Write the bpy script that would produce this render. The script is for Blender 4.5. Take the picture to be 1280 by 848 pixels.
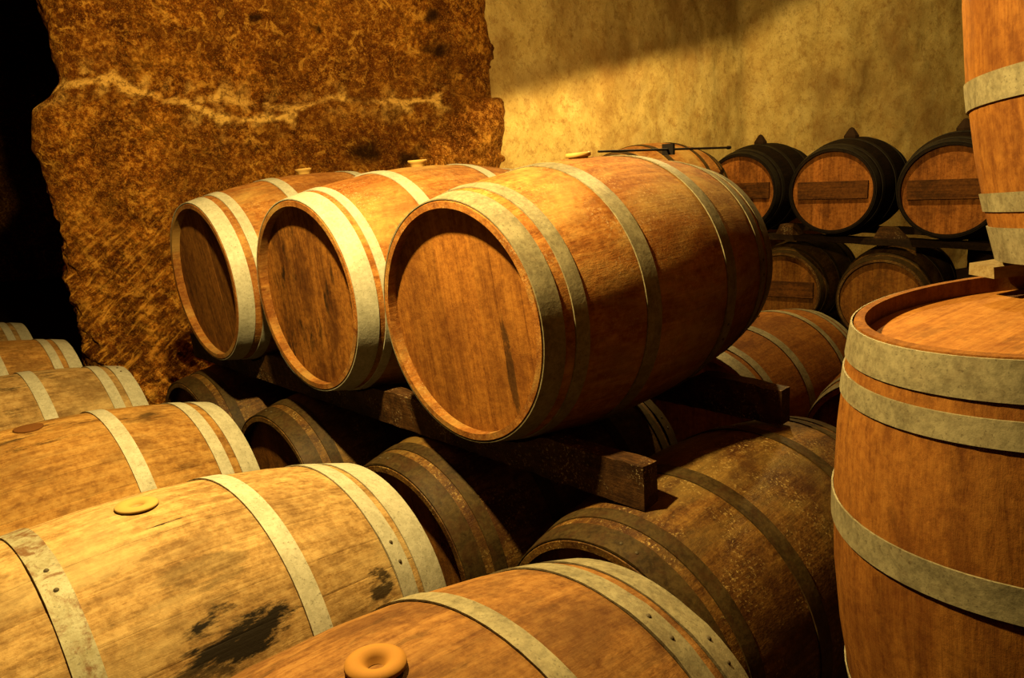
import bpy, math, random
import numpy as np
from mathutils import Matrix, Vector

for o in list(bpy.data.objects): bpy.data.objects.remove(o, do_unlink=True)
scene = bpy.context.scene
COL = scene.collection
H = 1.5                      # eye height above the cellar floor
F_PX, PITCH, ROLL = 930.0, .24, -.075

# ------------------------------------------------------------------ camera
cs, sn = math.cos(ROLL), math.sin(ROLL)
right = Vector((1, 0, 0)); up = Vector((0, math.sin(PITCH), math.cos(PITCH))); fwd = Vector((0, math.cos(PITCH), -math.sin(PITCH)))
cx = right*cs + up*sn; cy = up*cs - right*sn; cz = -fwd
cam_d = bpy.data.cameras.new('camera'); cam = bpy.data.objects.new('camera', cam_d); COL.objects.link(cam)
cam.matrix_world = Matrix(((cx.x, cy.x, cz.x, 0), (cx.y, cy.y, cz.y, 0), (cx.z, cy.z, cz.z, H), (0, 0, 0, 1)))
cam_d.sensor_width = 36; cam_d.lens = F_PX/1280*36; cam_d.clip_start = .05
scene.camera = cam

def ray(px, py):
    a = (px-640)/F_PX; b = -(py-424)/F_PX
    return (cx*a + cy*b + fwd).normalized()

# ------------------------------------------------------------------ light
w = bpy.data.worlds.new('world'); scene.world = w; w.use_nodes = True
w.node_tree.nodes['Background'].inputs[0].default_value = (0, 0, 0, 1)
w.node_tree.nodes['Background'].inputs[1].default_value = 0.
scene.view_settings.view_transform = 'Standard'; scene.view_settings.look = 'None'
scene.view_settings.gamma = 1; scene.view_settings.use_curve_mapping = False
scene.view_settings.exposure = 0.2
WARM = (1.0, .72, .25)

def lamp(name, kind, loc, power, radius, target=None, angle=None, blend=.15, color=WARM):
    d = bpy.data.lights.new(name, kind); d.energy = power; d.color = color; d.shadow_soft_size = radius
    o = bpy.data.objects.new(name, d); COL.objects.link(o); o.location = (loc[0], loc[1], loc[2]+H)
    if kind == 'SPOT':
        d.spot_size = angle; d.spot_blend = blend
        v = Vector(target)-Vector(loc); o.rotation_euler = v.to_track_quat('-Z', 'Y').to_euler()
    return o
lamp('cellar_lamp_offscreen', 'POINT', (-.42, 1.38, .74), 360, .03)
lamp('rack_lamp_offscreen', 'SPOT', (1.3, 4.0, 1.7), 350, .03, (1.3+.553, 4.0-.36, 1.7-.748), math.radians(179), .07)

# ------------------------------------------------------------------ noise in numpy
_r = np.random.RandomState(7)
LAT = _r.rand(64, 64, 64)
def vnoise(x, y, z=0.):
    x, y, z = np.broadcast_arrays(np.asarray(x, float), np.asarray(y, float), np.asarray(z, float))
    xi, yi, zi = np.floor(x).astype(int), np.floor(y).astype(int), np.floor(z).astype(int)
    fx, fy, fz = x-xi, y-yi, z-zi
    fx, fy, fz = [t*t*(3-2*t) for t in (fx, fy, fz)]
    g = lambda a, b, c: LAT[(xi+a) % 64, (yi+b) % 64, (zi+c) % 64]
    l = lambda a, b, t: a+(b-a)*t
    return l(l(l(g(0,0,0), g(1,0,0), fx), l(g(0,1,0), g(1,1,0), fx), fy), l(l(g(0,0,1), g(1,0,1), fx), l(g(0,1,1), g(1,1,1), fx), fy), fz)*2-1
def fbm(x, y, z=0., o=4):
    s = 0; a = 1.
    for i in range(o):
        s = s+a*vnoise(np.asarray(x)*2**i+17.3*i, np.asarray(y)*2**i+5.1*i, np.asarray(z)*2**i); a *= .5
    return s

# ------------------------------------------------------------------ material helpers
ALB = .38
class NT:
    def __init__(s, name):
        s.m = bpy.data.materials.new(name); s.m.use_nodes = True; s.t = s.m.node_tree
        s.bsdf = s.t.nodes['Principled BSDF']
    def n(s, typ, **kw):
        k = s.t.nodes.new(typ)
        for a, v in kw.items(): setattr(k, a, v)
        return k
    def lk(s, a, b): s.t.links.new(a, b)
    def noise(s, vec, scale, detail=4, rough=.55, dist=0):
        k = s.n('ShaderNodeTexNoise'); k.inputs['Scale'].default_value = scale; k.inputs['Detail'].default_value = detail
        k.inputs['Roughness'].default_value = rough; k.inputs['Distortion'].default_value = dist; s.lk(vec, k.inputs['Vector']); return k.outputs['Fac']
    def mapping(s, vec, scale):
        k = s.n('ShaderNodeMapping'); k.inputs['Scale'].default_value = scale; s.lk(vec, k.inputs['Vector']); return k.outputs[0]
    def ramp(s, fac, stops):
        k = s.n('ShaderNodeValToRGB'); e = k.color_ramp.elements
        while len(e) < len(stops): e.new(.5)
        for i, (p, c) in enumerate(stops):
            e[i].position = p; e[i].color = (c[0], c[1], c[2], 1) if not isinstance(c, (int, float)) else (c, c, c, 1)
        s.lk(fac, k.inputs[0]); return k.outputs[0]
    def mix(s, fac, a, b, blend='MIX'):
        k = s.n('ShaderNodeMix', data_type='RGBA', blend_type=blend)
        for v, i in ((fac, 0), (a, 6), (b, 7)):
            if hasattr(v, 'links'): s.lk(v, k.inputs[i])
            elif isinstance(v, (int, float)): k.inputs[i].default_value = v
            else: k.inputs[i].default_value = (v[0], v[1], v[2], 1)
        return k.outputs[2]
    def math(s, op, a, b=0.):
        k = s.n('ShaderNodeMath', operation=op)
        for i, v in enumerate((a, b)):
            if hasattr(v, 'links'): s.lk(v, k.inputs[i])
            else: k.inputs[i].default_value = v
        return k.outputs[0]
    def attr(s, name, typ='GEOMETRY'):
        return s.n('ShaderNodeAttribute', attribute_type=typ, attribute_name=name).outputs['Fac']
    def coords(s):
        tc = s.n('ShaderNodeTexCoord').outputs['Object']; sd = s.attr('seed', 'OBJECT')
        c = s.n('ShaderNodeCombineXYZ')
        for i, f in enumerate((3.7, 2.9, 1.3)): s.lk(s.math('MULTIPLY', sd, f), c.inputs[i])
        v = s.n('ShaderNodeVectorMath', operation='ADD'); s.lk(tc, v.inputs[0]); s.lk(c.outputs[0], v.inputs[1]); return v.outputs[0]
    def bump(s, h, strength, dist):
        k = s.n('ShaderNodeBump'); k.inputs['Strength'].default_value = strength; k.inputs['Distance'].default_value = dist
        s.lk(h, k.inputs['Height']); s.lk(k.outputs[0], s.bsdf.inputs['Normal'])
    def out(s, col, rough=.8, metal=0., spec=.25, alb=None):
        alb = ALB if alb is None else alb
        if hasattr(col, 'links'):
            k = s.n('ShaderNodeVectorMath', operation='SCALE'); s.lk(col, k.inputs[0]); k.inputs['Scale'].default_value = alb; col = k.outputs[0]
        else: col = tuple(q*alb for q in col)
        s.lk(col, s.bsdf.inputs['Base Color']) if hasattr(col, 'links') else setattr(s.bsdf.inputs['Base Color'], 'default_value', (*col, 1))
        if hasattr(rough, 'links'): s.lk(rough, s.bsdf.inputs['Roughness'])
        else: s.bsdf.inputs['Roughness'].default_value = rough
        s.bsdf.inputs['Metallic'].default_value = metal; s.bsdf.inputs['Specular IOR Level'].default_value = spec*.25
        return s.m

def wood(name, dark, mid, light, axis=2, var=.35, mold=0., grime=(.03, .015, .006), grime_amt=.3, speck=0., speck_col=(.7, .5, .25), stains=(), rough=.75, spec=.25, alb=None, dust=0., dust_col=(.5, .4, .24)):
    t = NT(name); v = t.coords()
    sc = [46, 46, 46]; sc[axis] = 2.2
    g = t.noise(t.mapping(v, sc), 1, 8, .68, .5)
    sc2 = [230, 230, 230]; sc2[axis] = 11
    g2 = t.noise(t.mapping(v, sc2), 1, 4, .65)
    mot = t.noise(v, 55, 8, .75)
    col = t.ramp(g, [(.37, dark), (.5, mid), (.63, light)])
    col = t.mix(.32, col, t.ramp(g2, [(.40, dark), (.60, light)]))
    col = t.mix(.38, col, t.ramp(mot, [(.42, dark), (.5, mid), (.58, light)]))
    rnd = t.n('ShaderNodeObjectInfo').outputs['Random']
    tone = t.math('ADD', t.math('MULTIPLY', rnd, var), 1-var*.55)
    k = t.n('ShaderNodeVectorMath', operation='SCALE'); t.lk(col, k.inputs[0]); t.lk(tone, k.inputs['Scale']); col = k.outputs[0]
    sp = [4.5, 4.5, 4.5]; sp[axis] = 2.2
    p = t.noise(t.mapping(v, sp), 1, 7, .65, .6)
    if dust: col = t.mix(t.math('MULTIPLY', t.ramp(p, [(.5, 0), (.62, 1)]), dust), col, dust_col)
    p2 = t.noise(t.mapping(v, [q*1.7 for q in sp]), 1, 8, .7, .3)
    col = t.mix(t.math('MULTIPLY', t.ramp(p2, [(.48, 0), (.60, 1)]), grime_amt), col, grime)
    sm = [24, 24, 24]; sm[axis] = 6.5
    mraw = t.noise(t.mapping(v, sm), 1, 8, .75, .2)
    if mold:
        big = t.noise(v, 2.3, 2, .5)
        mm = t.math('MULTIPLY', t.ramp(mraw, [(.53, 0), (.62, 1)]), t.ramp(big, [(.48, 0), (.6, 1)]))
        col = t.mix(t.math('MULTIPLY', mm, mold), col, (.02, .012, .006))
    tco = t.n('ShaderNodeTexCoord').outputs['Object']
    for c, rad, amt in stains:
        mp = t.n('ShaderNodeMapping', vector_type='TEXTURE'); mp.inputs['Location'].default_value = c; mp.inputs['Scale'].default_value = rad
        t.lk(tco, mp.inputs['Vector'])
        ln = t.n('ShaderNodeVectorMath', operation='LENGTH'); t.lk(mp.outputs[0], ln.inputs[0])
        fall = t.ramp(ln.outputs['Value'], [(.45, 1), (1, 0)])
        f2 = t.ramp(t.math('ADD', t.math('MULTIPLY', fall, .30), mraw), [(.70, 0), (.80, 1)])
        col = t.mix(t.math('MULTIPLY', f2, amt), col, (.018, .012, .006))
    if speck:
        s1 = t.noise(v, 150, 3, .7); s2 = t.noise(v, 9, 3, .6)
        f = t.math('MULTIPLY', t.ramp(s1, [(.56, 0), (.66, 1)]), t.ramp(s2, [(.45, 0), (.62, 1)]))
        col = t.mix(t.math('MULTIPLY', f, speck), col, speck_col)
    hgt = t.math('ADD', t.math('ADD', g, t.math('MULTIPLY', g2, .5)), mot)
    if speck: hgt = t.math('ADD', hgt, t.math('MULTIPLY', s1, 1.2*speck))
    t.bump(hgt, .35, .004)
    return t.out(col, rough, 0, spec, alb)

def steel(name, base, spot, alb=None, rust=0., rough=.55, metal=.1, rustcol=(.16, .06, .02)):
    t = NT(name); v = t.coords()
    a = t.noise(v, 16, 7, .7, .3); b = t.noise(v, 90, 4, .65)
    col = t.ramp(a, [(.40, spot), (.58, base)])
    col = t.mix(.45, col, t.ramp(b, [(.42, spot), (.58, base)]))
    d = t.noise(v, 220, 2, .5)
    col = t.mix(t.math('MULTIPLY', t.ramp(d, [(.62, 0), (.7, 1)]), .45), col, (.07, .05, .03))
    if rust:
        r = t.noise(v, 22, 8, .75, .5)
        col = t.mix(t.math('MULTIPLY', t.ramp(r, [(.48, 0), (.6, 1)]), rust), col, rustcol)
    t.bump(t.math('ADD', a, b), .25, .003)
    return t.out(col, rough, metal, .4, alb)

W_PALE = wood('weathered_pale_oak', (.20, .105, .033), (.47, .275, .095), (.68, .46, .19), mold=.85, grime=(.10, .045, .014), grime_amt=.5, dust=.35, dust_col=(.62, .46, .2), alb=0.44)
W_PALE_ST = wood('weathered_pale_oak_mouldy', (.20, .105, .033), (.47, .275, .095), (.68, .46, .19), mold=.35, grime=(.13, .055, .016), grime_amt=.45, dust=.5, dust_col=(.66, .5, .23),
                 alb=.43, stains=(((-.258, .236, .03), (.06, .075, .15), 1.), ((-.255, .205, .315), (.05, .06, .055), .9), ((-.17, .305, .03), (.05, .06, .12), .4), ((-.29, .19, -.05), (.06, .07, .12), .8), ((-.051, .346, .045), (.0045, .03, .1), 1.)))
W_GOLD = wood('golden_oak', (.22, .09, .02), (.46, .225, .05), (.62, .36, .105), mold=.75, grime=(.10, .04, .012), grime_amt=.5, alb=0.46)
W_FRONT = wood('tan_oak', (.20, .075, .018), (.42, .185, .045), (.55, .28, .08), mold=.45, grime=(.10, .035, .012), grime_amt=.55, var=.25, alb=0.34)
W_RACK = wood('dusty_reddish_oak', (.17, .052, .010), (.38, .135, .024), (.56, .27, .065), grime=(.16, .045, .010), grime_amt=.5, speck=.45, dust=.55, dust_col=(.5, .33, .10), var=.2, alb=0.5)
W_UP = wood('orange_oak', (.22, .07, .012), (.44, .16, .026), (.56, .23, .042), grime=(.15, .035, .008), grime_amt=.45, var=.16, mold=.25, alb=0.32)
W_DIRTY = wood('grimy_dark_oak', (.06, .022, .006), (.19, .075, .014), (.40, .20, .042), grime=(.06, .015, .006), grime_amt=.7, speck=.9, speck_col=(.75, .5, .17), dust=.5, dust_col=(.36, .23, .06), rough=.55, spec=.5, alb=0.3)
W_BLACK = wood('black_oak', (.006, .004, .003), (.014, .008, .005), (.03, .016, .008), grime_amt=.4, rough=.7)  # oak with a near-black base colour
HEAD_A = wood('head_oak', (.15, .048, .009), (.32, .115, .018), (.46, .19, .032), axis=1, stains=(((.135, -.107, 0), (.022, .17, .1), .7),), grime=(.12, .035, .008), grime_amt=.5, var=.3, alb=0.5)
HEAD_A2 = wood('head_oak_spotted', (.12, .04, .008), (.32, .115, .018), (.48, .20, .034), axis=1, mold=1., grime=(.07, .02, .006), grime_amt=.7, var=.3, alb=0.5)
HEAD_A1 = wood('head_oak_brown', (.12, .045, .01), (.25, .095, .018), (.38, .16, .03), axis=1, mold=.5, grime=(.07, .02, .006), grime_amt=.6, var=.35, alb=0.5)
HEAD_U = wood('head_oak_orange', (.30, .10, .018), (.48, .19, .036), (.6, .27, .06), axis=1, grime=(.2, .06, .012), grime_amt=.4, var=.15, mold=.3, alb=0.5)
HEAD_D = wood('head_oak_dim', (.12, .04, .008), (.27, .095, .018), (.4, .17, .03), axis=1, grime_amt=.4, alb=0.5)
HEAD_B = wood('head_oak_red', (.14, .04, .008), (.36, .12, .02), (.5, .19, .04), axis=1, grime=(.06, .016, .006), grime_amt=.5, var=.35, alb=0.55)
S_LIGHT = steel('galvanised_steel', (.72, .68, .52), (.50, .47, .34), alb=0.41)
S_DULL = steel('dull_galvanised_steel', (.50, .43, .26), (.26, .22, .13), rust=.15, alb=0.34)
S_DARK = steel('grimy_steel', (.24, .15, .05), (.08, .045, .014), rust=.5, alb=0.18)
S_BLACK = steel('blackened_steel', (.045, .035, .022), (.02, .015, .01))
S_RUST = steel('flaking_steel', (.56, .53, .36), (.4, .35, .2), rust=.85, rustcol=(.22, .085, .025), alb=0.36)
BEAM = wood('dark_rough_timber', (.03, .012, .005), (.085, .035, .011), (.17, .075, .022), axis=0, grime=(.02, .008, .004), grime_amt=.6, speck=.75, speck_col=(.75, .55, .28), rough=.6, spec=.4, alb=0.45)
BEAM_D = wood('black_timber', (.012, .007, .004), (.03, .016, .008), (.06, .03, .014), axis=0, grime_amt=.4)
BLOCK = wood('pale_block_wood', (.35, .22, .09), (.52, .36, .16), (.66, .5, .26), axis=0, grime_amt=.2, alb=0.35)
def plain(name, col, rough=.5, spec=.4, sss=0.):
    t = NT(name); v = t.n('ShaderNodeTexCoord').outputs['Object']
    c = t.mix(t.math('MULTIPLY', t.noise(v, 60, 4), .5), col, [q*.7 for q in col])
    m = t.out(c, rough, 0, spec)
    if sss: t.bsdf.inputs['Subsurface Weight'].default_value = sss; t.bsdf.inputs['Subsurface Radius'].default_value = (.02, .01, .004)
    return m
BUNG_Y = plain('yellow_silicone', (.70, .45, .13), .7, .15); BUNG_O = plain('orange_silicone', (.60, .28, .06), .7, .15); BUNG_P = plain('pale_orange_silicone', (.9, .55, .15))
BUNG_W = plain('brown_wood_plug', (.22, .085, .02), .8, .2); BUNG_D = plain('dark_wood_plug', (.05, .025, .012), .8, .2)
IRON = plain('dark_iron', (.03, .016, .009), .6)

# ------------------------------------------------------------------ object helpers
def mesh(name, V, Fc, mat, smooth=None):
    me = bpy.data.meshes.new(name); me.from_pydata([tuple(map(float, v)) for v in V], [], [tuple(map(int, f)) for f in Fc])
    me.materials.append(mat)
    if smooth is True: me.polygons.foreach_set('use_smooth', [True]*len(me.polygons))
    elif smooth: me.polygons.foreach_set('use_smooth', list(smooth))
    me.update(); return me
def obj(name, me, parent=None, M=None, seed=0.):
    o = bpy.data.objects.new(name, me); COL.objects.link(o)
    if parent: o.parent = parent
    if M is not None: o.matrix_basis = M
    o['seed'] = float(seed)
    return o
def tag(o, label, cat, group=None):
    o['label'] = label; o['category'] = cat
    if group: o['group'] = group
    return o
def struct(o, label):
    o['kind'] = 'structure'; o['label'] = label; return o
def box_mesh(name, sx, sy, sz, mat, jit=0., seed=0, bev=0.):
    rr = random.Random(seed); V = []
    nx = max(2, int(sx/.06)) if jit else 1
    for i in range(nx+1):
        for (y, z) in ((-1, -1), (1, -1), (1, 1), (-1, 1)):
            V.append((-sx/2+sx*i/nx, y*sy/2+rr.uniform(-jit, jit), z*sz/2+rr.uniform(-jit, jit)))
    Fc = [(0, 3, 2, 1), tuple(4*nx+q for q in (0, 1, 2, 3))]
    for i in range(nx):
        for q in range(4): Fc.append((4*i+q, 4*i+(q+1) % 4, 4*i+4+(q+1) % 4, 4*i+4+q))
    return mesh(name, V, Fc, mat)

# ------------------------------------------------------------------ the setting
PLAN_L = [(.03, 5.1), (-.06, 4.63), (-2.28, 3.88), (-3.5, 7.3)]
S0 = math.hypot(.09, .47)
PLAN_R = [(-.02, 4.65), (2.2, 6.85), (4.9, 7.8)]
def wall_hit(px, py, A, B):
    d = ray(px, py); A = Vector((*A, 0)); B = Vector((*B, 0)); n = Vector((B.y-A.y, A.x-B.x, 0))
    t = A.dot(n)/d.dot(n); p = d*t
    return (p-A).dot((B-A).normalized()), p.z
def polyline(pl, s):
    """points, at arc length s (array) -> x, y, nx, ny (normal to the viewer's side)"""
    P = np.array(pl); L = np.r_[0, np.cumsum(np.hypot(*np.diff(P, axis=0).T))]
    x = np.interp(s, L, P[:, 0]); y = np.interp(s, L, P[:, 1]); return x, y
def build_wall(name, pl, smax, z0, z1, ds, disp, sign, mat, masks, bend=.12, lean=None, s_off=0.):
    s = np.arange(0, smax+ds, ds); z = np.arange(z0, z1+ds, ds); S, Z = np.meshgrid(s, z, indexing='ij')
    S2 = S
    kb = np.clip(S/bend, 0, 1)
    k = np.linspace(-bend, bend, 9)
    X = sum(polyline(pl, np.maximum(S2+q*kb, 0))[0] for q in k)/9; Y = sum(polyline(pl, np.maximum(S2+q*kb, 0))[1] for q in k)/9
    e = .01
    X1 = sum(polyline(pl, np.maximum(S2+q*kb+e, 0))[0] for q in k)/9; Y1 = sum(polyline(pl, np.maximum(S2+q*kb+e, 0))[1] for q in k)/9
    nx, ny = (Y1-Y)*sign, -(X1-X)*sign; ln = np.hypot(nx, ny)+1e-9; nx /= ln; ny /= ln
    D = disp(S-s_off, Z)
    if lean is not None:
        sh = lean(Z)*np.clip((S-s_off-.9)/1.2, 0, 1); X = X+.947*sh; Y = Y+.32*sh
    X = X+nx*D; Y = Y+ny*D; n1, n2 = S.shape
    V = np.stack([X.ravel(), Y.ravel(), Z.ravel()+H], 1)
    I = np.arange(n1*n2).reshape(n1, n2)
    Fc = np.stack([I[:-1, :-1], I[1:, :-1], I[1:, 1:], I[:-1, 1:]], -1).reshape(-1, 4)
    if sign < 0: Fc = Fc[:, ::-1]
    me = bpy.data.meshes.new(name); me.from_pydata(V.tolist(), [], Fc.tolist()); me.materials.append(mat)
    me.polygons.foreach_set('use_smooth', [True]*len(me.polygons))
    for nm, fn in masks.items():
        a = me.attributes.new(nm, 'FLOAT', 'POINT'); a.data.foreach_set('value', np.clip(fn(S-s_off, Z), 0, 1).ravel().astype(np.float32))
    return obj(name, me)

# rock wall
def rock_disp(S, Z):
    d = .09*fbm(S*1.1, Z*1.1, 3.3, 3)+.035*fbm(S*4.5, Z*4.5, 1.7, 4)
    a = S*.62+Z*.78; b = -S*.78+Z*.62
    low = np.clip((.25-Z)/.5, .25, 1)
    d = d+low*(.014*fbm(a*11, b*34, 9.1, 3)+.013*fbm(S*30, Z*24, 4.2, 3))
    # broken ledge running across the rock
    zl = np.interp(S, [p[0] for p in LEDGE], [p[1] for p in LEDGE])
    d = d+.035*np.tanh((zl-Z+.02*fbm(S*6, Z*6, 2, 3))/.03)*np.exp(-np.abs(Z-zl)/.4)
    return d
A_, B_ = PLAN_L[1], PLAN_L[2]
LEDGE = sorted(wall_hit(x, y, A_, B_) for x, y in ((20, 132), (60, 106), (110, 103), (165, 117), (215, 125), (300, 130), (370, 134), (410, 124), (480, 128), (545, 125), (610, 120)))
VEIN1 = [wall_hit(x, y, A_, B_) for x, y in ((20, 132), (60, 107), (110, 102), (165, 117), (215, 126), (255, 140), (292, 150), (330, 151), (368, 142))]
VEIN2 = [wall_hit(x, y, A_, B_) for x, y in ((240, 122), (318, 130), (372, 134), (412, 124), (480, 129), (545, 124))]
def seg_dist(S, Z, pts):
    best = np.full(S.shape, 9.)
    for (a, b), (c, d) in zip(pts[:-1], pts[1:]):
        t = np.clip(((S-a)*(c-a)+(Z-b)*(d-b))/((c-a)**2+(d-b)**2+1e-9), 0, 1)
        best = np.minimum(best, np.hypot(S-a-t*(c-a), Z-b-t*(d-b)))
    return best
def vein(S, Z):
    js, jz = S+.03*fbm(S*9, Z*9, .5, 4), Z+.022*fbm(S*12, Z*12, 7.5, 5)
    v = 0
    for pts in (VEIN1, VEIN2):
        d = seg_dist(js, jz, pts); v = np.maximum(v, 1.5*np.exp(-(d/.013)**2)*(.7+.8*fbm(S*22, Z*22, 6, 3))+.9*np.exp(-(d/.07)**2)*np.clip(-.1+1.2*fbm(S*17, Z*17, 3, 4), 0, 1))
    return v*(.8+.5*fbm(S*5, Z*5, 8.8, 3))
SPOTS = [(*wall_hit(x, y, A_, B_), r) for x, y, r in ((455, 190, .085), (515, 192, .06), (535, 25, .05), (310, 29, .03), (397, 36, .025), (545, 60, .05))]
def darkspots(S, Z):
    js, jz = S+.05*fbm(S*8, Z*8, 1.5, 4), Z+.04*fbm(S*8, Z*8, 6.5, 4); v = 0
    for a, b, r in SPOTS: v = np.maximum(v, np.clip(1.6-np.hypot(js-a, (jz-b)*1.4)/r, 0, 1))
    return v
def streaks(S, Z): return np.clip(.2+.55*fbm(S*9, Z*.8, 12., 3)+.4*fbm(S*2.5, Z*2.5, 3., 4), 0, 1)
t = NT('brown_tufa_rock'); v = t.n('ShaderNodeTexCoord').outputs['Object']
a = t.noise(v, 5, 8, .7, .5); b = t.noise(v, 38, 6, .7); c = t.noise(v, 1.3, 3, .5); d2 = t.noise(v, 120, 4, .7)
e5 = t.noise(v, 260, 3, .7)
col = t.ramp(a, [(.40, (.10, .03, .004)), (.5, (.40, .135, .012)), (.60, (.80, .38, .05))])
col = t.mix(.65, col, t.ramp(b, [(.43, (.05, .014, .002)), (.52, (.40, .14, .013)), (.61, (1., .56, .11))]))
col = t.mix(t.ramp(c, [(.42, 0), (.62, .6)]), col, (.16, .05, .008))
col = t.mix(t.math('MULTIPLY', t.attr('streak'), .85), col, t.ramp(b, [(.38, (.035, .01, .002)), (.52, (.11, .034, .005)), (.66, (.26, .1, .016))]))
col = t.mix(t.math('MULTIPLY', t.ramp(d2, [(.57, 0), (.66, 1)]), .6), col, (1., .58, .13))
col = t.mix(t.math('MULTIPLY', t.ramp(d2, [(.34, 1), (.44, 0)]), .55), col, (.04, .012, .002))
g7 = t.noise(v, 14, 7, .75, .8)
col = t.mix(t.math('MULTIPLY', t.ramp(g7, [(.40, 1), (.47, 0)]), .5), col, (.06, .017, .003))
mpz = t.n('ShaderNodeMapping'); mpz.inputs['Rotation'].default_value = (0, math.radians(40), 0); t.lk(v, mpz.inputs['Vector'])
dz = t.noise(t.mapping(mpz.outputs[0], (5, 12, 42)), 1, 5, .65, .6)
col = t.mix(t.math('MULTIPLY', t.ramp(dz, [(.38, 1), (.48, 0)]), t.math('MULTIPLY', t.attr('chisel'), .8)), col, (.08, .022, .003))
col = t.mix(t.math('MULTIPLY', t.ramp(dz, [(.54, 0), (.64, 1)]), t.math('MULTIPLY', t.attr('chisel'), .75)), col, (1., .56, .11))
lo = t.noise(v, 2.6, 4, .6, .8)
col = t.mix(t.math('MULTIPLY', t.ramp(lo, [(.36, 1), (.52, 0)]), .55), col, (.10, .03, .004))
col = t.mix(t.math('MULTIPLY', t.math('MULTIPLY', t.ramp(g7, [(.54, 0), (.62, 1)]), t.math('SUBTRACT', 1., t.attr('streak'))), .6), col, (1., .58, .12))
col = t.mix(t.math('MULTIPLY', t.ramp(e5, [(.6, 0), (.68, 1)]), .4), col, (1., .66, .2))
vf = t.math('MINIMUM', 1., t.math('MULTIPLY', t.attr('vein'), t.math('ADD', t.math('MULTIPLY', t.ramp(b, [(.42, 0), (.52, 1)]), 1.1), .45)))
col = t.mix(vf, col, (1., .68, .22))
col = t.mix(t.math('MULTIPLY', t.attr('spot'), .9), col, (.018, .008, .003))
t.bump(t.math('ADD', t.math('ADD', a, t.math('MULTIPLY', b, .8)), t.math('ADD', t.math('MULTIPLY', d2, .5), t.math('MULTIPLY', dz, t.attr('chisel')))), .9, .035)
col = t.mix(1., col, (1., .86, .62), 'MULTIPLY')
ROCK = t.out(col, .9, 0, .2, .95)
wl = build_wall('wall_left', PLAN_L, 5.4, -1.5, 2.4, .011, rock_disp, -1, ROCK, dict(vein=vein, spot=darkspots, streak=streaks, chisel=lambda S, Z: np.clip((.05-Z)/.45, 0, 1)*np.clip((S-.9)/.5, 0, 1)), .09, lean=lambda Z: np.interp(Z, [-1.5, -1.1, -.6, -.1, .2, .4, .52, .8, 2.4], [.06, .035, -.02, -.06, -.05, .02, .10, .15, .2]), s_off=S0)
struct(wl, 'rough brown rock wall with pale mineral vein')

# plaster wall
def plaster_disp(S, Z): return .02*fbm(S*1.6, Z*1.6, 5.5, 3)+.006*fbm(S*9, Z*9, 2.5, 4)
t = NT('stained_ochre_plaster'); v = t.n('ShaderNodeTexCoord').outputs['Object']
a = t.noise(v, 3.2, 9, .72, .4); b = t.noise(v, 22, 7, .75, .2); c = t.noise(v, 1.1, 4, .6); e = t.noise(v, 70, 4, .7)
f6 = t.noise(v, 9, 9, .8, .3)
col = t.ramp(a, [(.36, (.46, .29, .085)), (.5, (.60, .42, .135)), (.64, (.72, .54, .20))])
col = t.mix(t.math('MULTIPLY', t.ramp(f6, [(.52, 0), (.60, 1)]), .5), col, (.33, .17, .04))
col = t.mix(t.math('MULTIPLY', t.ramp(b, [(.54, 0), (.62, 1)]), .45), col, (.26, .12, .03))
col = t.mix(t.math('MULTIPLY', t.ramp(e, [(.58, 0), (.68, 1)]), .55), col, (.18, .085, .024))
col = t.mix(t.math('MULTIPLY', t.ramp(e, [(.30, 1), (.42, 0)]), .35), col, (.85, .68, .32))
col = t.mix(t.math('MULTIPLY', t.ramp(c, [(.5, 0), (.64, 1)]), .45), col, (.28, .13, .035))
col = t.mix(t.math('MULTIPLY', t.attr('damp'), .5), col, (.19, .085, .025))
t.bump(t.math('ADD', t.math('ADD', a, b), f6), .4, .012)
PLAST = t.out(col, .9, 0, .2, 1.)
def damp(S, Z): return np.clip(-.25+1.1*fbm(S*2.2, Z*2.2, 3.1, 4), 0, 1)
wr = build_wall('wall_right', PLAN_R, 6.0, -1.5, 2.4, .03, plaster_disp, 1, PLAST, dict(damp=damp), .05)
struct(wr, 'stained ochre plaster wall')

t = NT('earth_floor'); v = t.n('ShaderNodeTexCoord').outputs['Object']; a = t.noise(v, 4, 8, .7)
t.bump(a, .5, .02); EARTH = t.out(t.ramp(a, [(.3, (.05, .025, .01)), (.7, (.13, .07, .03))]), .95)
def sheet(name, z, mat, amp, label):
    n = 60; xs = np.linspace(-9.5, 5.6, n); ys = np.linspace(-2.2, 13.5, n); X, Y = np.meshgrid(xs, ys, indexing='ij')
    Z = z+amp*fbm(X*1.3, Y*1.3, 4., 3); I = np.arange(n*n).reshape(n, n)
    Fc = np.stack([I[:-1, :-1], I[1:, :-1], I[1:, 1:], I[:-1, 1:]], -1).reshape(-1, 4)
    return struct(obj(name, mesh(name, np.stack([X.ravel(), Y.ravel(), Z.ravel()], 1), Fc, mat, True)), label)
far = build_wall('wall_back', [(-13.5, 12.4), (-4.2, 14.), (-3.4, 7.2)], 16., -1.5, 2.4, .06, lambda S, Z: .12*fbm(S*1.3, Z*1.3, 6., 4), 1, ROCK, dict(vein=lambda S, Z: 0*S, spot=lambda S, Z: 0*S, streak=streaks, chisel=lambda S, Z: 0*S), .1)
struct(far, 'dim rock wall at the end of the side passage')
sheet('floor', -.008, EARTH, .004, 'dark earth cellar floor')
sheet('ceiling', 3.88, ROCK, .05, 'dark rock ceiling')

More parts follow.
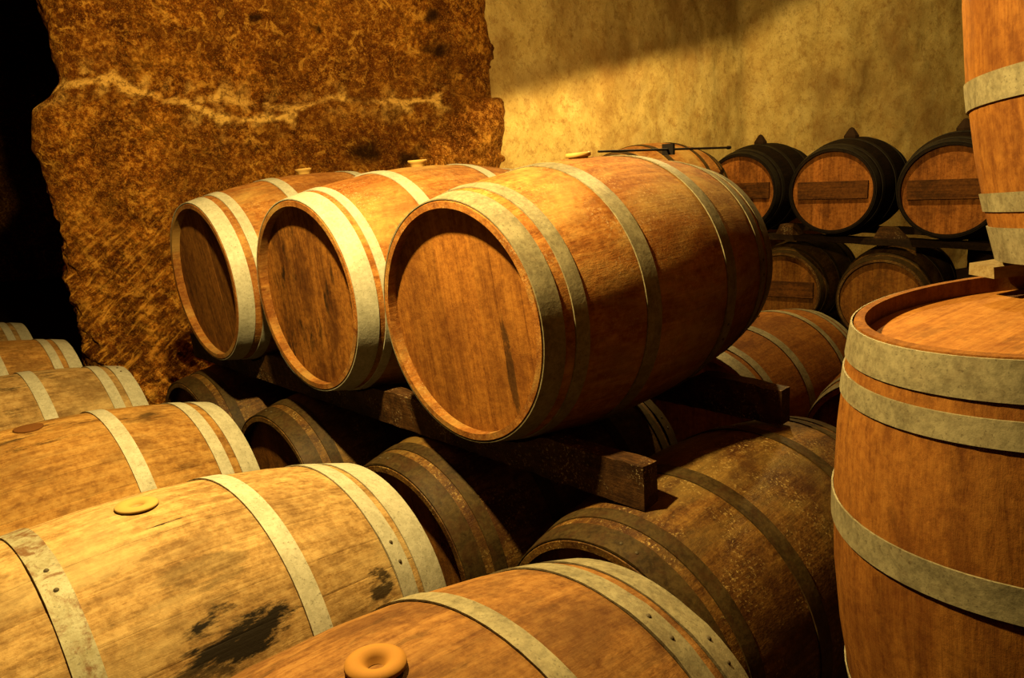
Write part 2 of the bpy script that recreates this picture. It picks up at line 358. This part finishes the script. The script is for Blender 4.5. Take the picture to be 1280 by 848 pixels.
# ------------------------------------------------------------------ barrels
HL = .475
def rad(tt, rh, rb): return rb-(rb-rh)*(np.abs(tt)/HL)**2
THK = .022; RECESS = .030; NST = 28
def stave_set(cls, rh, rb, mat, seed, ch=.0022, gp=.0006, inner=None):
    rr = random.Random(seed); wd = [rr.uniform(.72, 1.28) for _ in range(NST)]; tot = sum(wd); a = 0; out = []
    zs = np.array([-HL, -.46, -.4, -.3, -.18, -.06, .06, .18, .3, .4, .46, HL])
    for q in wd:
        a0, a1 = a, a+2*math.pi*q/tot; a = a1
        gap = gp/rb; a0 += gap; b1 = a1-gap; de = .0030/rb; off = rr.uniform(-.4, .4)*ch
        an = [a0, a0+de, (a0+b1)/2-(b1-a0)*.18, (a0+b1)/2+(b1-a0)*.18, b1-de, b1]; dr = [-ch, 0, 0, 0, 0, -ch]
        V = []
        for z in zs:
            R = rad(z, rh, rb)+off
            ends = -.003 if abs(abs(z)-HL) < 1e-6 else 0
            for k in range(6): V.append(((R+dr[k]+ends)*math.cos(an[k]), (R+dr[k]+ends)*math.sin(an[k]), z))
            for k in (5, 4, 3, 2, 1, 0):
                ri = R-off-THK+(.004 if ends else 0); V.append((ri*math.cos(an[k]), ri*math.sin(an[k]), z))
        Fc = []; sm = []
        for i in range(len(zs)-1):
            for k in range(12):
                A = 12*i+k; B = 12*i+(k+1) % 12; Fc.append((A, B, B+12, A+12)); sm.append(k not in (5, 11))
        nz = 12*(len(zs)-1)
        for k in range(5): Fc.append((k+1, k, 11-k, 10-k)); Fc.append((nz+k, nz+k+1, nz+10-k, nz+11-k)); sm += [False, False]
        me = mesh(cls+'_stave', V, Fc, mat, sm); me.materials.append(inner or mat)
        me.polygons.foreach_set('material_index', [1 if (i % 12 > 5 and i < 132) else 0 for i in range(len(Fc))])
        cn = np.zeros((len(me.loops), 3)); vi = np.zeros(len(me.loops), int); me.loops.foreach_get('vertex_index', vi); P = np.array(V)[vi]
        fi = np.repeat(np.arange(len(Fc)), 4); smooth_loop = np.array(sm)[fi]; inn = (fi % 12 > 5) & (fi < 132)
        rr_ = np.hypot(P[:, 0], P[:, 1]); nn = np.stack([P[:, 0]/rr_, P[:, 1]/rr_, 2*(rb-rh)*P[:, 2]/HL**2], 1); nn /= np.linalg.norm(nn, axis=1)[:, None]
        use = smooth_loop & ~(((fi % 12 == 0) | (fi % 12 == 4)) & (ch > .0001))
        cn[use] = nn[use]; cn[use & inn] *= -1
        me.normals_split_custom_set([tuple(map(float, q)) for q in cn]); out.append(me)
    return out
def hoop_mesh(name, t0, t1, rh, rb, mat, th=.0026):
    """band from axial distance t0 to t1 from the +Z end, lap joint around angle 0"""
    n = 72; za, zb = HL-t0, HL-t1
    ra, rb_ = rad(za, rh, rb)+.0005, rad(zb, rh, rb)+.0005
    prof = [(ra, za), (ra+th, za-.0002), (ra+th, za-.0002), (rb_+th, zb+.0002), (rb_+th, zb+.0002), (rb_, zb)]
    V = []; Fc = []; sm = []; m = len(prof)
    for i in range(n):
        an = 2*math.pi*i/n; lap = .0022 if i in (0, 1, 2, 3) else 0
        for k, (r, z) in enumerate(prof):
            rr_ = r+(lap if 0 < k < m-1 else 0); V.append((rr_*math.cos(an), rr_*math.sin(an), z))
    for i in range(n):
        j = (i+1) % n
        for k in (0, 2, 4):
            Fc.append((m*i+k, m*i+k+1, m*j+k+1, m*j+k)); sm.append(k == 2)
        Fc.append((m*i+5, m*i, m*j, m*j+5)); sm.append(False)
    return mesh(name, V, Fc, mat, sm)
def rivet_mesh(name, mat):
    V = [(0, 0, .0022)]; n = 8
    for r, z in ((.0028, .0018), (.0042, 0)):
        V += [(r*math.cos(2*math.pi*i/n), r*math.sin(2*math.pi*i/n), z) for i in range(n)]
    Fc = [(0, 1+i, 1+(i+1) % n) for i in range(n)]+[(1+i, 9+i, 9+(i+1) % n, 1+(i+1) % n) for i in range(n)]
    return mesh(name, V, Fc, mat, True)
RIVET = rivet_mesh('rivet', plain('rivet_iron', (.12, .09, .05), .6))
def board_set(R, mat, seed, nb=8):
    rr = random.Random(seed); wd = [rr.uniform(.8, 1.25) for _ in range(nb)]; tot = sum(wd); x = -R; out = []
    for q in wd:
        x0 = x; x1 = x+2*R*q/tot; x = x1; x0 += .0001; x1 -= .0001; off = rr.uniform(-.0003, .0003)
        xs = np.linspace(max(x0, -R+.002), min(x1, R-.002), 6); top = [(xx, math.sqrt(max(R*R-xx*xx, 1e-6))) for xx in xs]
        loop = top+[(xx, -yy) for xx, yy in top[::-1]]; n = len(loop)
        V = [(a_, b_, off) for a_, b_ in loop]+[(a_, b_, -.016) for a_, b_ in loop]
        Fc = [tuple(range(n))[::-1], tuple(range(n, 2*n))]+[(i, (i+1) % n, n+(i+1) % n, n+i) for i in range(n)]
        out.append(mesh('head_board', V, Fc, mat))
    return out
def lathe(name, prof, mat, n=28, smooth=True):
    V = []; Fc = []
    for r, z in prof:
        V += [(r*math.cos(2*math.pi*i/n), r*math.sin(2*math.pi*i/n), z) for i in range(n)]
    for k in range(len(prof)-1):
        for i in range(n): Fc.append((k*n+i, k*n+(i+1) % n, (k+1)*n+(i+1) % n, (k+1)*n+i))
    Fc.append(tuple(range(n))[::-1]); Fc.append(tuple((len(prof)-1)*n+i for i in range(n)))
    return mesh(name, V, Fc, mat, smooth)
BUNGS = dict(
    dimple=lathe('bung_dimple', [(.018, -.02), (.024, 0), (.0345, .0008), (.036, .003), (.034, .0055), (.022, .0065), (.015, .0055), (.0115, .001), (.007, -.006), (.002, -.007)], BUNG_Y),
    ring=lathe('bung_ring', [(.018, -.02), (.024, 0), (.031, .001), (.0352, .005), (.0345, .0095), (.027, .013), (.019, .0125), (.0115, .007), (.0085, -.004), (.003, -.005)], BUNG_O),
    plug=lathe('bung_plug', [(.03, -.02), (.034, .0005), (.034, .003), (.031, .004), (.004, .0035)], BUNG_W),
    cup=lathe('bung_cup', [(.02, -.02), (.022, .002), (.026, .010), (.031, .014), (.032, .0195), (.030, .021), (.01, .0205)], BUNG_P),
    disc=lathe('bung_disc', [(.02, -.02), (.026, .002), (.033, .004), (.034, .012), (.031, .0145), (.008, .014)], BUNG_P),
    peak=lathe('bung_peak', [(.05, -.02), (.052, .012), (.04, .03), (.018, .062), (.004, .07)], BUNG_D, 8, False))

CLS = {}
def barrel_class(key, rh, rb, wood_m, head_m, steel_m, bands, seed, ch=.00003, gp=0., inner=None):
    R = rad(HL-RECESS, rh, rb)-THK+.001
    CLS[key] = dict(rh=rh, rb=rb, staves=stave_set(key, rh, rb, wood_m, seed, ch, gp), boards=board_set(R, head_m, seed+5),
                    hoops=[hoop_mesh(key+'_hoop', *bd, rh, rb, steel_m) for bd in bands], bands=bands)
bnd = lambda c, q0, q1, b0, b1: [(.0015, c), (q0, q1), (b0, b1)]
std = bnd(.054, .079, .114, .284, .327)
barrel_class('rack', .285, .346, W_RACK, HEAD_A, S_DULL, bnd(.053, .080, .116, .286, .333), 3)
barrel_class('rack_bright', .285, .346, W_RACK, HEAD_A2, S_LIGHT, bnd(.061, .079, .106, .284, .327), 4)
barrel_class('rack_brown', .285, .346, W_RACK, HEAD_A1, S_LIGHT, std, 5)
barrel_class('pale', .285, .351, W_PALE_ST, HEAD_D, S_LIGHT, bnd(.064, .081, .121, .286, .325), 6, .0006, .00015)
barrel_class('pale_plain', .285, .351, W_PALE, HEAD_D, S_LIGHT, bnd(.056, .079, .115, .285, .325), 7, .0006, .00015)
barrel_class('gold', .285, .351, W_GOLD, HEAD_D, S_LIGHT, bnd(.056, .079, .115, .286, .325), 8, .0006, .00015)
barrel_class('tan', .285, .351, W_FRONT, HEAD_D, S_DULL, bnd(.056, .079, .126, .294, .328), 9)
barrel_class('upright', .285, .346, W_UP, HEAD_U, S_DULL, bnd(.054, .075, .111, .281, .331), 10)
barrel_class('upright_top', .285, .348, W_UP, HEAD_U, S_DULL, bnd(.058, .083, .113, .248, .292), 14)
barrel_class('dirty', .285, .346, W_DIRTY, HEAD_D, S_DARK, std, 11)
barrel_class('back', .285, .348, W_UP, HEAD_D, S_DULL, std, 12)
barrel_class('back_brown', .285, .348, W_RACK, HEAD_D, S_DARK, std, 15)
barrel_class('black', .285, .348, W_BLACK, HEAD_B, S_BLACK, std, 13)

def frame(loc, axis, upv):
    """matrix with +Z towards the front head; axis points from front head to the other end"""
    z = -Vector(axis).normalized(); y = (Vector(upv)-z*Vector(upv).dot(z)).normalized(); x = y.cross(z)
    return Matrix(((x.x, y.x, z.x, loc[0]), (x.y, y.y, z.y, loc[1]), (x.z, y.z, z.z, loc[2]+H), (0, 0, 0, 1)))
SEED = [1.0]
def barrel(cls, loc, axis, label, upv=(0, 0, 1), bung=None, roll=None, head_rot=0., bars=0, group=None, rust_hoop=None, heads=(1, -1), rivets=True, bung_mat=None, name='wine_barrel'):
    c = CLS[cls]; rr = random.Random(int(SEED[0]*77)); SEED[0] += 1.7; sd = SEED[0]
    M = frame(loc, axis, upv); vert = abs(Vector(axis).normalized().z) > .7
    base = Vector((loc[0], loc[1], loc[2]+H-(HL if vert else c['rb'])))
    E = bpy.data.objects.new(name, None); COL.objects.link(E); E.location = base; E.empty_display_size = .2
    tag(E, label, 'barrel', group)
    L = Matrix.Translation(-base) @ M
    roll = rr.uniform(0, 6.28) if roll is None else roll
    RZ = Matrix.Rotation(roll, 4, 'Z')
    for me in c['staves']: obj('stave', me, E, L @ RZ, sd)
    flip = Matrix.Rotation(math.pi, 4, 'Y')
    for e in (1, -1):
        FE = L if e == 1 else L @ flip
        if e in heads:
            HM = FE @ Matrix.Translation((0, 0, HL-RECESS)) @ Matrix.Rotation(head_rot, 4, 'Z')
            for me in c['boards']: obj('head_board', me, E, HM, sd+e*3)
        if e == 1 and bars:
            R = c['rh']-.03
            BM = FE @ Matrix.Translation((0, 0, HL-RECESS+.010))
            if bars == 1: obj('head_bar', CROSSBAR, E, BM @ Matrix.Translation((0, .01, 0)), sd)
        for k, me in enumerate(c['hoops']):
            a = rr.uniform(.6, 5.6)
            if rust_hoop == (e, k): a = math.radians(62)
            ho = obj('hoop', me, E, FE @ Matrix.Rotation(a, 4, 'Z'), sd+k*2.3+e)
            if rust_hoop == (e, k): ho.data = me.copy(); ho.data.materials[0] = S_RUST; ho['label'] = 'rusty flaking hoop'
            if rivets:
                t0, t1 = c['bands'][k]; zm = HL-(t0+t1)/2; R = rad(zm, c['rh'], c['rb'])+.0063
                for da in (.06, .19):
                    MR = Matrix.Rotation(da, 4, 'Z') @ Matrix.Translation((R-.001, 0, zm)) @ Matrix.Rotation(math.pi/2, 4, 'Y')
                    obj('rivet', RIVET, ho, MR)
    if bung:
        kind, ang, dz = bung
        MB = L @ Matrix.Rotation(ang, 4, 'Z') @ Matrix.Translation((0, c['rb']-.001, dz)) @ Matrix.Rotation(-math.pi/2, 4, 'X')
        bo = obj('bung', BUNGS[kind], E, MB)
    return E
def cross_bar_mesh():
    R = .238; n = 10; y0, y1 = -.062, .055; V = []; Fc = []
    xs = np.linspace(-1, 1, n)
    for z in (-.010, .014):
        for q in xs: V.append((q*math.sqrt(R*R-y0*y0), y0, z))
        for q in xs: V.append((q*math.sqrt(R*R-y1*y1), y1, z))
    for i in range(n-1):
        Fc.append((2*n+i, 2*n+i+1, 3*n+i+1, 3*n+i)); Fc.append((i, n+i, n+i+1, i+1))
        Fc.append((i, i+1, 2*n+i+1, 2*n+i)); Fc.append((n+i, 3*n+i, 3*n+i+1, n+i+1))
    Fc.append((0, 2*n, 3*n, n)); Fc.append((n-1, 2*n-1, 4*n-1, 3*n-1))
    return mesh('head_bar', V, Fc, wood('head_bar_oak', (.06, .02, .006), (.17, .06, .014), (.28, .10, .02), axis=0, grime_amt=.5))
CROSSBAR = cross_bar_mesh()
def yaw_ax(yaw, tilt=0.): return (math.sin(yaw)*math.cos(tilt), math.cos(yaw)*math.cos(tilt), math.sin(tilt))

# three barrels on the rack
A3 = (.22, 2.009, -.362); A2 = (-.262, 2.505, -.354); A1 = (-.75, 3.0, -.352)
barrel('rack', A3, yaw_ax(.83, .011), 'reddish oak barrel on timber rails with dull grey hoops and plain vertical-board head', bung=('disc', .03, 0), head_rot=.12)
barrel('rack_bright', A2, yaw_ax(.816, .01), 'racked oak barrel with bright hoops and black-spotted orange head, between its two neighbours', bung=('cup', .0, 0), head_rot=.06)
barrel('rack_brown', A1, yaw_ax(.833, .02), 'racked oak barrel with dark brown head, resting closest to the brown rock wall', bung=('cup', .05, 0), head_rot=.2)

# pale row
PALE = 'row of pale barrels along the aisle'
barrel('tan', (-.199, .707, -.895), yaw_ax(3.932, .077), 'tan oak barrel with dull hoops and orange ring-shaped bung with a centre hole', bung=('ring', .0, 0), group=PALE)
barrel('pale', (-.70, 1.20, -.90), yaw_ax(3.922, .07), 'pale oak barrel with black mould patches, yellow dimpled bung and one rusty flaking hoop', bung=('dimple', 0, 0), group=PALE, roll=.1, rust_hoop=(-1, 2))
barrel('gold', (-1.25, 1.803, -.932), yaw_ax(3.933, .02), 'golden oak barrel with bright hoops and a flush brown wooden plug', bung=('plug', 0, 0), group=PALE)
barrel('pale_plain', (-1.80, 2.375, -.947), yaw_ax(3.962, -.01), 'pale greyish oak barrel lying next to the golden one with the wooden plug', group=PALE, bung=('plug', 0, 0))
barrel('gold', (-2.42, 3.075, -.965), yaw_ax(3.945, 0), 'brown oak barrel in the pale row, last but one before the dark side passage', group=PALE)
barrel('pale_plain', (-3.0, 3.68, -.975), yaw_ax(3.945, 0), 'pale oak barrel at the end of the row, half inside the dark side passage', group=PALE)

# grimy row under the rack
U_ = Vector((-.695, .719, 0)); D4 = Vector((.481, 1.67, -1.066))
DIRT = 'grimy barrels carrying the rack rails'
dl = ['large grimy brown barrel speckled with gold dust, under the sawn ends of both rails', 'grimy dark barrel carrying the rails, next to the gold-dusted one', 'grimy dark barrel under the rack, below the black-spotted head', 'grimy dark barrel under the rack, next to the brown rock wall']
for i in range(4):
    p = D4+U_*.70*i
    barrel('dirty', p, yaw_ax(.812, -.02 if i == 0 else 0), dl[i], group=DIRT, head_rot=.1*i)
# barrels standing further in on the floor behind the rack
NA = yaw_ax(.83); NU = Vector((-.675, .738, 0)); N = Vector((1.118, 3.263, -1.13))
barrel('back', N, NA, 'orange oak barrel on the floor behind the rail ends, dull hoops lit from above', bung=('plug', .1, 0), rivets=False)
barrel('back', N+NU*.72, NA, 'orange oak barrel on the floor hidden mostly behind the racked barrels', rivets=False)
barrel('back', N-NU*.72, NA, 'dark-headed barrel on the floor squeezed behind the standing barrel', rivets=False)

# upright barrels
U1 = (.861, 1.042, -.742)
barrel('upright', U1, (.098, -.038, -1), 'orange oak barrel standing upright with pale grey hoops and open-rimmed round head', upv=(0, -1, 0), head_rot=-1.0)
U2 = (1.082, 1.14, .252)
barrel('upright_top', U2, (.012, .086, 1), 'orange oak barrel stacked upright on top of the standing barrel', upv=(0, -1, 0))

# black barrels against the plaster wall
BY = .706; BST = Vector((.441, -.621, 0)); B2 = Vector((2.569, 5.522, -.391))
BG = 'black barrels racked by the plaster wall'
bl = ['black barrel with barred red head and peaked bung, closest to the brown rock wall', 'black barrel with barred red head between two others, peaked bung on top', 'black barrel with barred red head, beside the stacked upright barrel']
for i in (-1, 0, 1):
    barrel('black', B2+BST*i, yaw_ax(BY), bl[i+1], bung=('peak', 0, .05), bars=1, group=BG, rivets=False)
CX = Vector((*yaw_ax(BY),))*.062
cl = ['dark barrel with barred orange head on the floor under the black barrels', 'dark barrel with unbarred brown head on the floor under the black barrels']
for i in (0, 1):
    p = B2+BST*(i-.531)+CX; p.z = -1.132
    barrel('dirty', p, yaw_ax(BY), cl[i], bars=1 if i == 0 else 0, rivets=False, group='dark barrels below the black ones')
EB = Vector((.95, 4.75, -.33))
barrel('back_brown', EB, yaw_ax(.76), 'brown barrel peeping over the reddish racked barrel, under the thin rod', rivets=False)

# ------------------------------------------------------------------ timbers
def rail(name, axial, length, label, z_bot, z_top, thick, scallops, mat, origin, udir, adir, seed):
    """timber running along udir; scallops = list of (row position, axis height, radius)"""
    n = 90; rr = np.random.RandomState(seed); s = np.linspace(-.02, length, n)
    top = np.full(n, z_top)+.006*fbm(s*5, seed*1., 0, 3)
    for p, zc, R in scallops:
        dd = R*R-(s-p)**2; ok = dd > 0
        top = np.where(ok, np.minimum(top, zc-np.sqrt(np.maximum(dd, 0))-.003), top)
    bot = z_bot+0*s
    V = []; Fc = []; m = 3
    ring = lambda i: [(-1, 0), (-1, .5), (-1, 1), (0, 1), (1, 1), (1, .5), (1, 0), (0, 0)]
    for i in range(n):
        for a, h in ring(i):
            j = rr.uniform(-.003, .003); zz = bot[i]+(top[i]-bot[i])*h+(rr.uniform(-.0025, .001) if h else 0)
            V.append((s[i], a*thick/2+j, zz))
    for i in range(n-1):
        for k in range(8): A = 8*i+k; B = 8*i+(k+1) % 8; Fc.append((A, A+8, B+8, B))
    Fc.append(tuple(range(8))); Fc.append(tuple(8*(n-1)+k for k in range(7, -1, -1)))
    me = mesh(name, V, Fc, mat)
    o = obj(name, me, seed=seed); u = Vector(udir).normalized(); a = Vector(adir).normalized(); p = origin+a*axial
    o.matrix_world = Matrix(((u.x, a.x, 0, p.x), (u.y, a.y, 0, p.y), (u.z, a.z, 1, H), (0, 0, 0, 1)))
    return tag(o, label, 'beam', 'rails of the barrel rack')
AX = Vector(yaw_ax(.82))
def rail_for(axial, label, seed):
    o = Vector((D4.x, D4.y, 0)); sc = []
    for c in (A3, A2, A1):
        cc = Vector(c); rowp = (cc-o).dot(U_); ta = (cc-o).dot(AX); sc.append((rowp, cc.z, float(rad(axial-ta, .285, .346))+.0045))
    zb = D4.z+float(rad(axial, .285, .346))+.004
    return rail('rack_rail', axial, 2.35, label, zb, -.638, .05, sc, BEAM, o, U_, AX, seed)
rail_for(-.31, 'dark scalloped timber rail under the heads of the racked barrels', 3)
rail_for(.29, 'dark timber rail under the far ends of the racked barrels', 5)

def timber(name, p0, p1, wdt, hgt, mat, label, cat='beam', group=None, seed=0):
    """beam whose top runs from p0 to p1"""
    p0, p1 = Vector(p0), Vector(p1); L = (p1-p0).length; x = (p1-p0).normalized(); y = Vector((0, 0, 1)).cross(x).normalized(); z = x.cross(y)
    o = obj(name, box_mesh(name, L, wdt, hgt, mat, .003, seed), seed=seed); c = (p0+p1)/2-z*hgt/2
    o.matrix_world = Matrix(((x.x, y.x, z.x, c.x), (x.y, y.y, z.y, c.y), (x.z, y.z, z.z, c.z+H), (0, 0, 0, 1)))
    return tag(o, label, cat, group)
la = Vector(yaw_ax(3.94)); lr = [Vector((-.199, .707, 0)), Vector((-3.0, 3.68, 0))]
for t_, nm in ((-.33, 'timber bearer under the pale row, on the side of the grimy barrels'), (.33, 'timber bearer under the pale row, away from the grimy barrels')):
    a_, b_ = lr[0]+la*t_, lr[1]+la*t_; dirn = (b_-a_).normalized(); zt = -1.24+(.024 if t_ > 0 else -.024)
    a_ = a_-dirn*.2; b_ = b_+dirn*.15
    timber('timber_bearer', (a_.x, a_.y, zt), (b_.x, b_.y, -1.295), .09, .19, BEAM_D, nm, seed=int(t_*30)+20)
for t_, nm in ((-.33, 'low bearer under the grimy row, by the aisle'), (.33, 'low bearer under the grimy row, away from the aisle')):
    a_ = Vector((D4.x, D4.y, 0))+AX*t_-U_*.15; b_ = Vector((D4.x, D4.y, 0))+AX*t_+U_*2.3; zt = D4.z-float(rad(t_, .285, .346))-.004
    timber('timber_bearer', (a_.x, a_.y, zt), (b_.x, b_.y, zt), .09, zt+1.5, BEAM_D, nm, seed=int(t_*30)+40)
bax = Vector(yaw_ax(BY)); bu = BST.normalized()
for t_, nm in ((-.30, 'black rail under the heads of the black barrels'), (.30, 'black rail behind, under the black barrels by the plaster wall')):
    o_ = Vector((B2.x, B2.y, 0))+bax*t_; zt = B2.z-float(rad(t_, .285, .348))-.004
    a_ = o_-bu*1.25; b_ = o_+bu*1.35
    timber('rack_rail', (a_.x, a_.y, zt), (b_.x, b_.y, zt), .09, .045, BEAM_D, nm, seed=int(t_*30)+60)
def wedge(p, label, mat, sx, sy, sz, rz, seed):
    V = [(-sx/2, -sy/2, 0), (sx/2, -sy/2, 0), (sx/2, sy/2, 0), (-sx/2, sy/2, 0), (-sx*.3, -sy/2, sz), (sx*.12, -sy/2, sz*.94), (sx*.12, sy/2, sz*.96), (-sx*.3, sy/2, sz)]
    Fc = [(0, 3, 2, 1), (4, 5, 6, 7), (0, 1, 5, 4), (1, 2, 6, 5), (2, 3, 7, 6), (3, 0, 4, 7)]
    o = obj('wooden_chock', mesh('wooden_chock', V, Fc, mat), seed=seed); o.location = (p[0], p[1], p[2]+H); o.rotation_euler = (0, 0, rz); return tag(o, label, 'wedge')
ztb = B2.z-float(rad(-.3, .285, .348))-.004
for i, nm in ((-.5, 'small wooden chock on the black rail beside the barrel nearest the rock wall'), (.5, 'small wooden chock on the black rail between two black barrels')):
    q = Vector((B2.x, B2.y, 0))+bax*-.30+BST*i; wedge((q.x, q.y, ztb), nm, BEAM, .2, .08, .075, math.atan2(bu.y, bu.x), 3+i)

# pale block wedged under the upper standing barrel
d = ray(1234, 336); zt = -.25; k = zt/d.z; bp = d*k
o = obj('wooden_block', box_mesh('wooden_block', .17, .06, .022, BLOCK, .0015, 8), seed=4.)
o.location = (bp.x+.075, bp.y+.012, zt+H-.001); o.rotation_euler = (0, -.03, .12)
tag(o, 'pale wooden block wedged between the two stacked standing barrels', 'block')

# planks that lift the standing barrel off the floor
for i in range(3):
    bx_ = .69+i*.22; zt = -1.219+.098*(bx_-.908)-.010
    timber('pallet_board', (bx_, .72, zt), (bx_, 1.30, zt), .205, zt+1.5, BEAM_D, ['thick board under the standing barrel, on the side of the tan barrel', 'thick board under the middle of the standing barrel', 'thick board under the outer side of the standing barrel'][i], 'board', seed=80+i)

# trestle that carries the barrel hidden behind the reddish one
E = bpy.data.objects.new('timber_trestle', None); COL.objects.link(E); E.location = (EB.x, EB.y, 0); tag(E, 'dark timber trestle under the barrel behind the rack', 'trestle')
ea = Vector(yaw_ax(.76)); eu = Vector((-ea.y, ea.x, 0))
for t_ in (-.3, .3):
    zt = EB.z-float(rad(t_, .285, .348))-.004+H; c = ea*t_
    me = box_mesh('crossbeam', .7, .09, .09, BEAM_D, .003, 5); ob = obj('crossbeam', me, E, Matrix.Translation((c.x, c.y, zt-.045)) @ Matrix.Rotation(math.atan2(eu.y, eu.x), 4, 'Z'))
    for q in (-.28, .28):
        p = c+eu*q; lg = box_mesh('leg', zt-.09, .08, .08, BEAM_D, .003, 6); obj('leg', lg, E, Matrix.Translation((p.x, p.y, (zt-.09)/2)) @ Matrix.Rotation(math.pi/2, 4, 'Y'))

# thin rod lying across the barrel tops, with a black square stop
E = bpy.data.objects.new('iron_rod', None); COL.objects.link(E); tag(E, 'thin dark rod with a square black stop lying over the barrel tops', 'rod')
p0 = ray(748, 189.5)*2.30; d1 = ray(912, 184.5); p1 = d1*(5.05/d1.y)
E.location = (p0.x, p0.y, p0.z+H); v = p1-p0; Lr = v.length
q = v.to_track_quat('Z', 'Y').to_matrix().to_4x4()
obj('shaft', lathe('shaft', [(.003, 0), (.0035, .01), (.0075, Lr-.09), (.012, Lr-.085), (.012, Lr)], IRON, 10), E, q)
d = ray(835.5, 187.5)
tt_ = 0.0
for k in np.linspace(0, 1, 400):
    pt = p0+v*k
    if pt.normalized().dot(cx)/pt.normalized().dot(fwd) >= (835.5-640)/F_PX: tt_ = k; break
sz = 13.5/930*(p0+v*tt_).dot(fwd)
obj('stop', box_mesh('stop', sz, sz, sz, IRON), E, q @ Matrix.Translation((0, 0, Lr*tt_)))
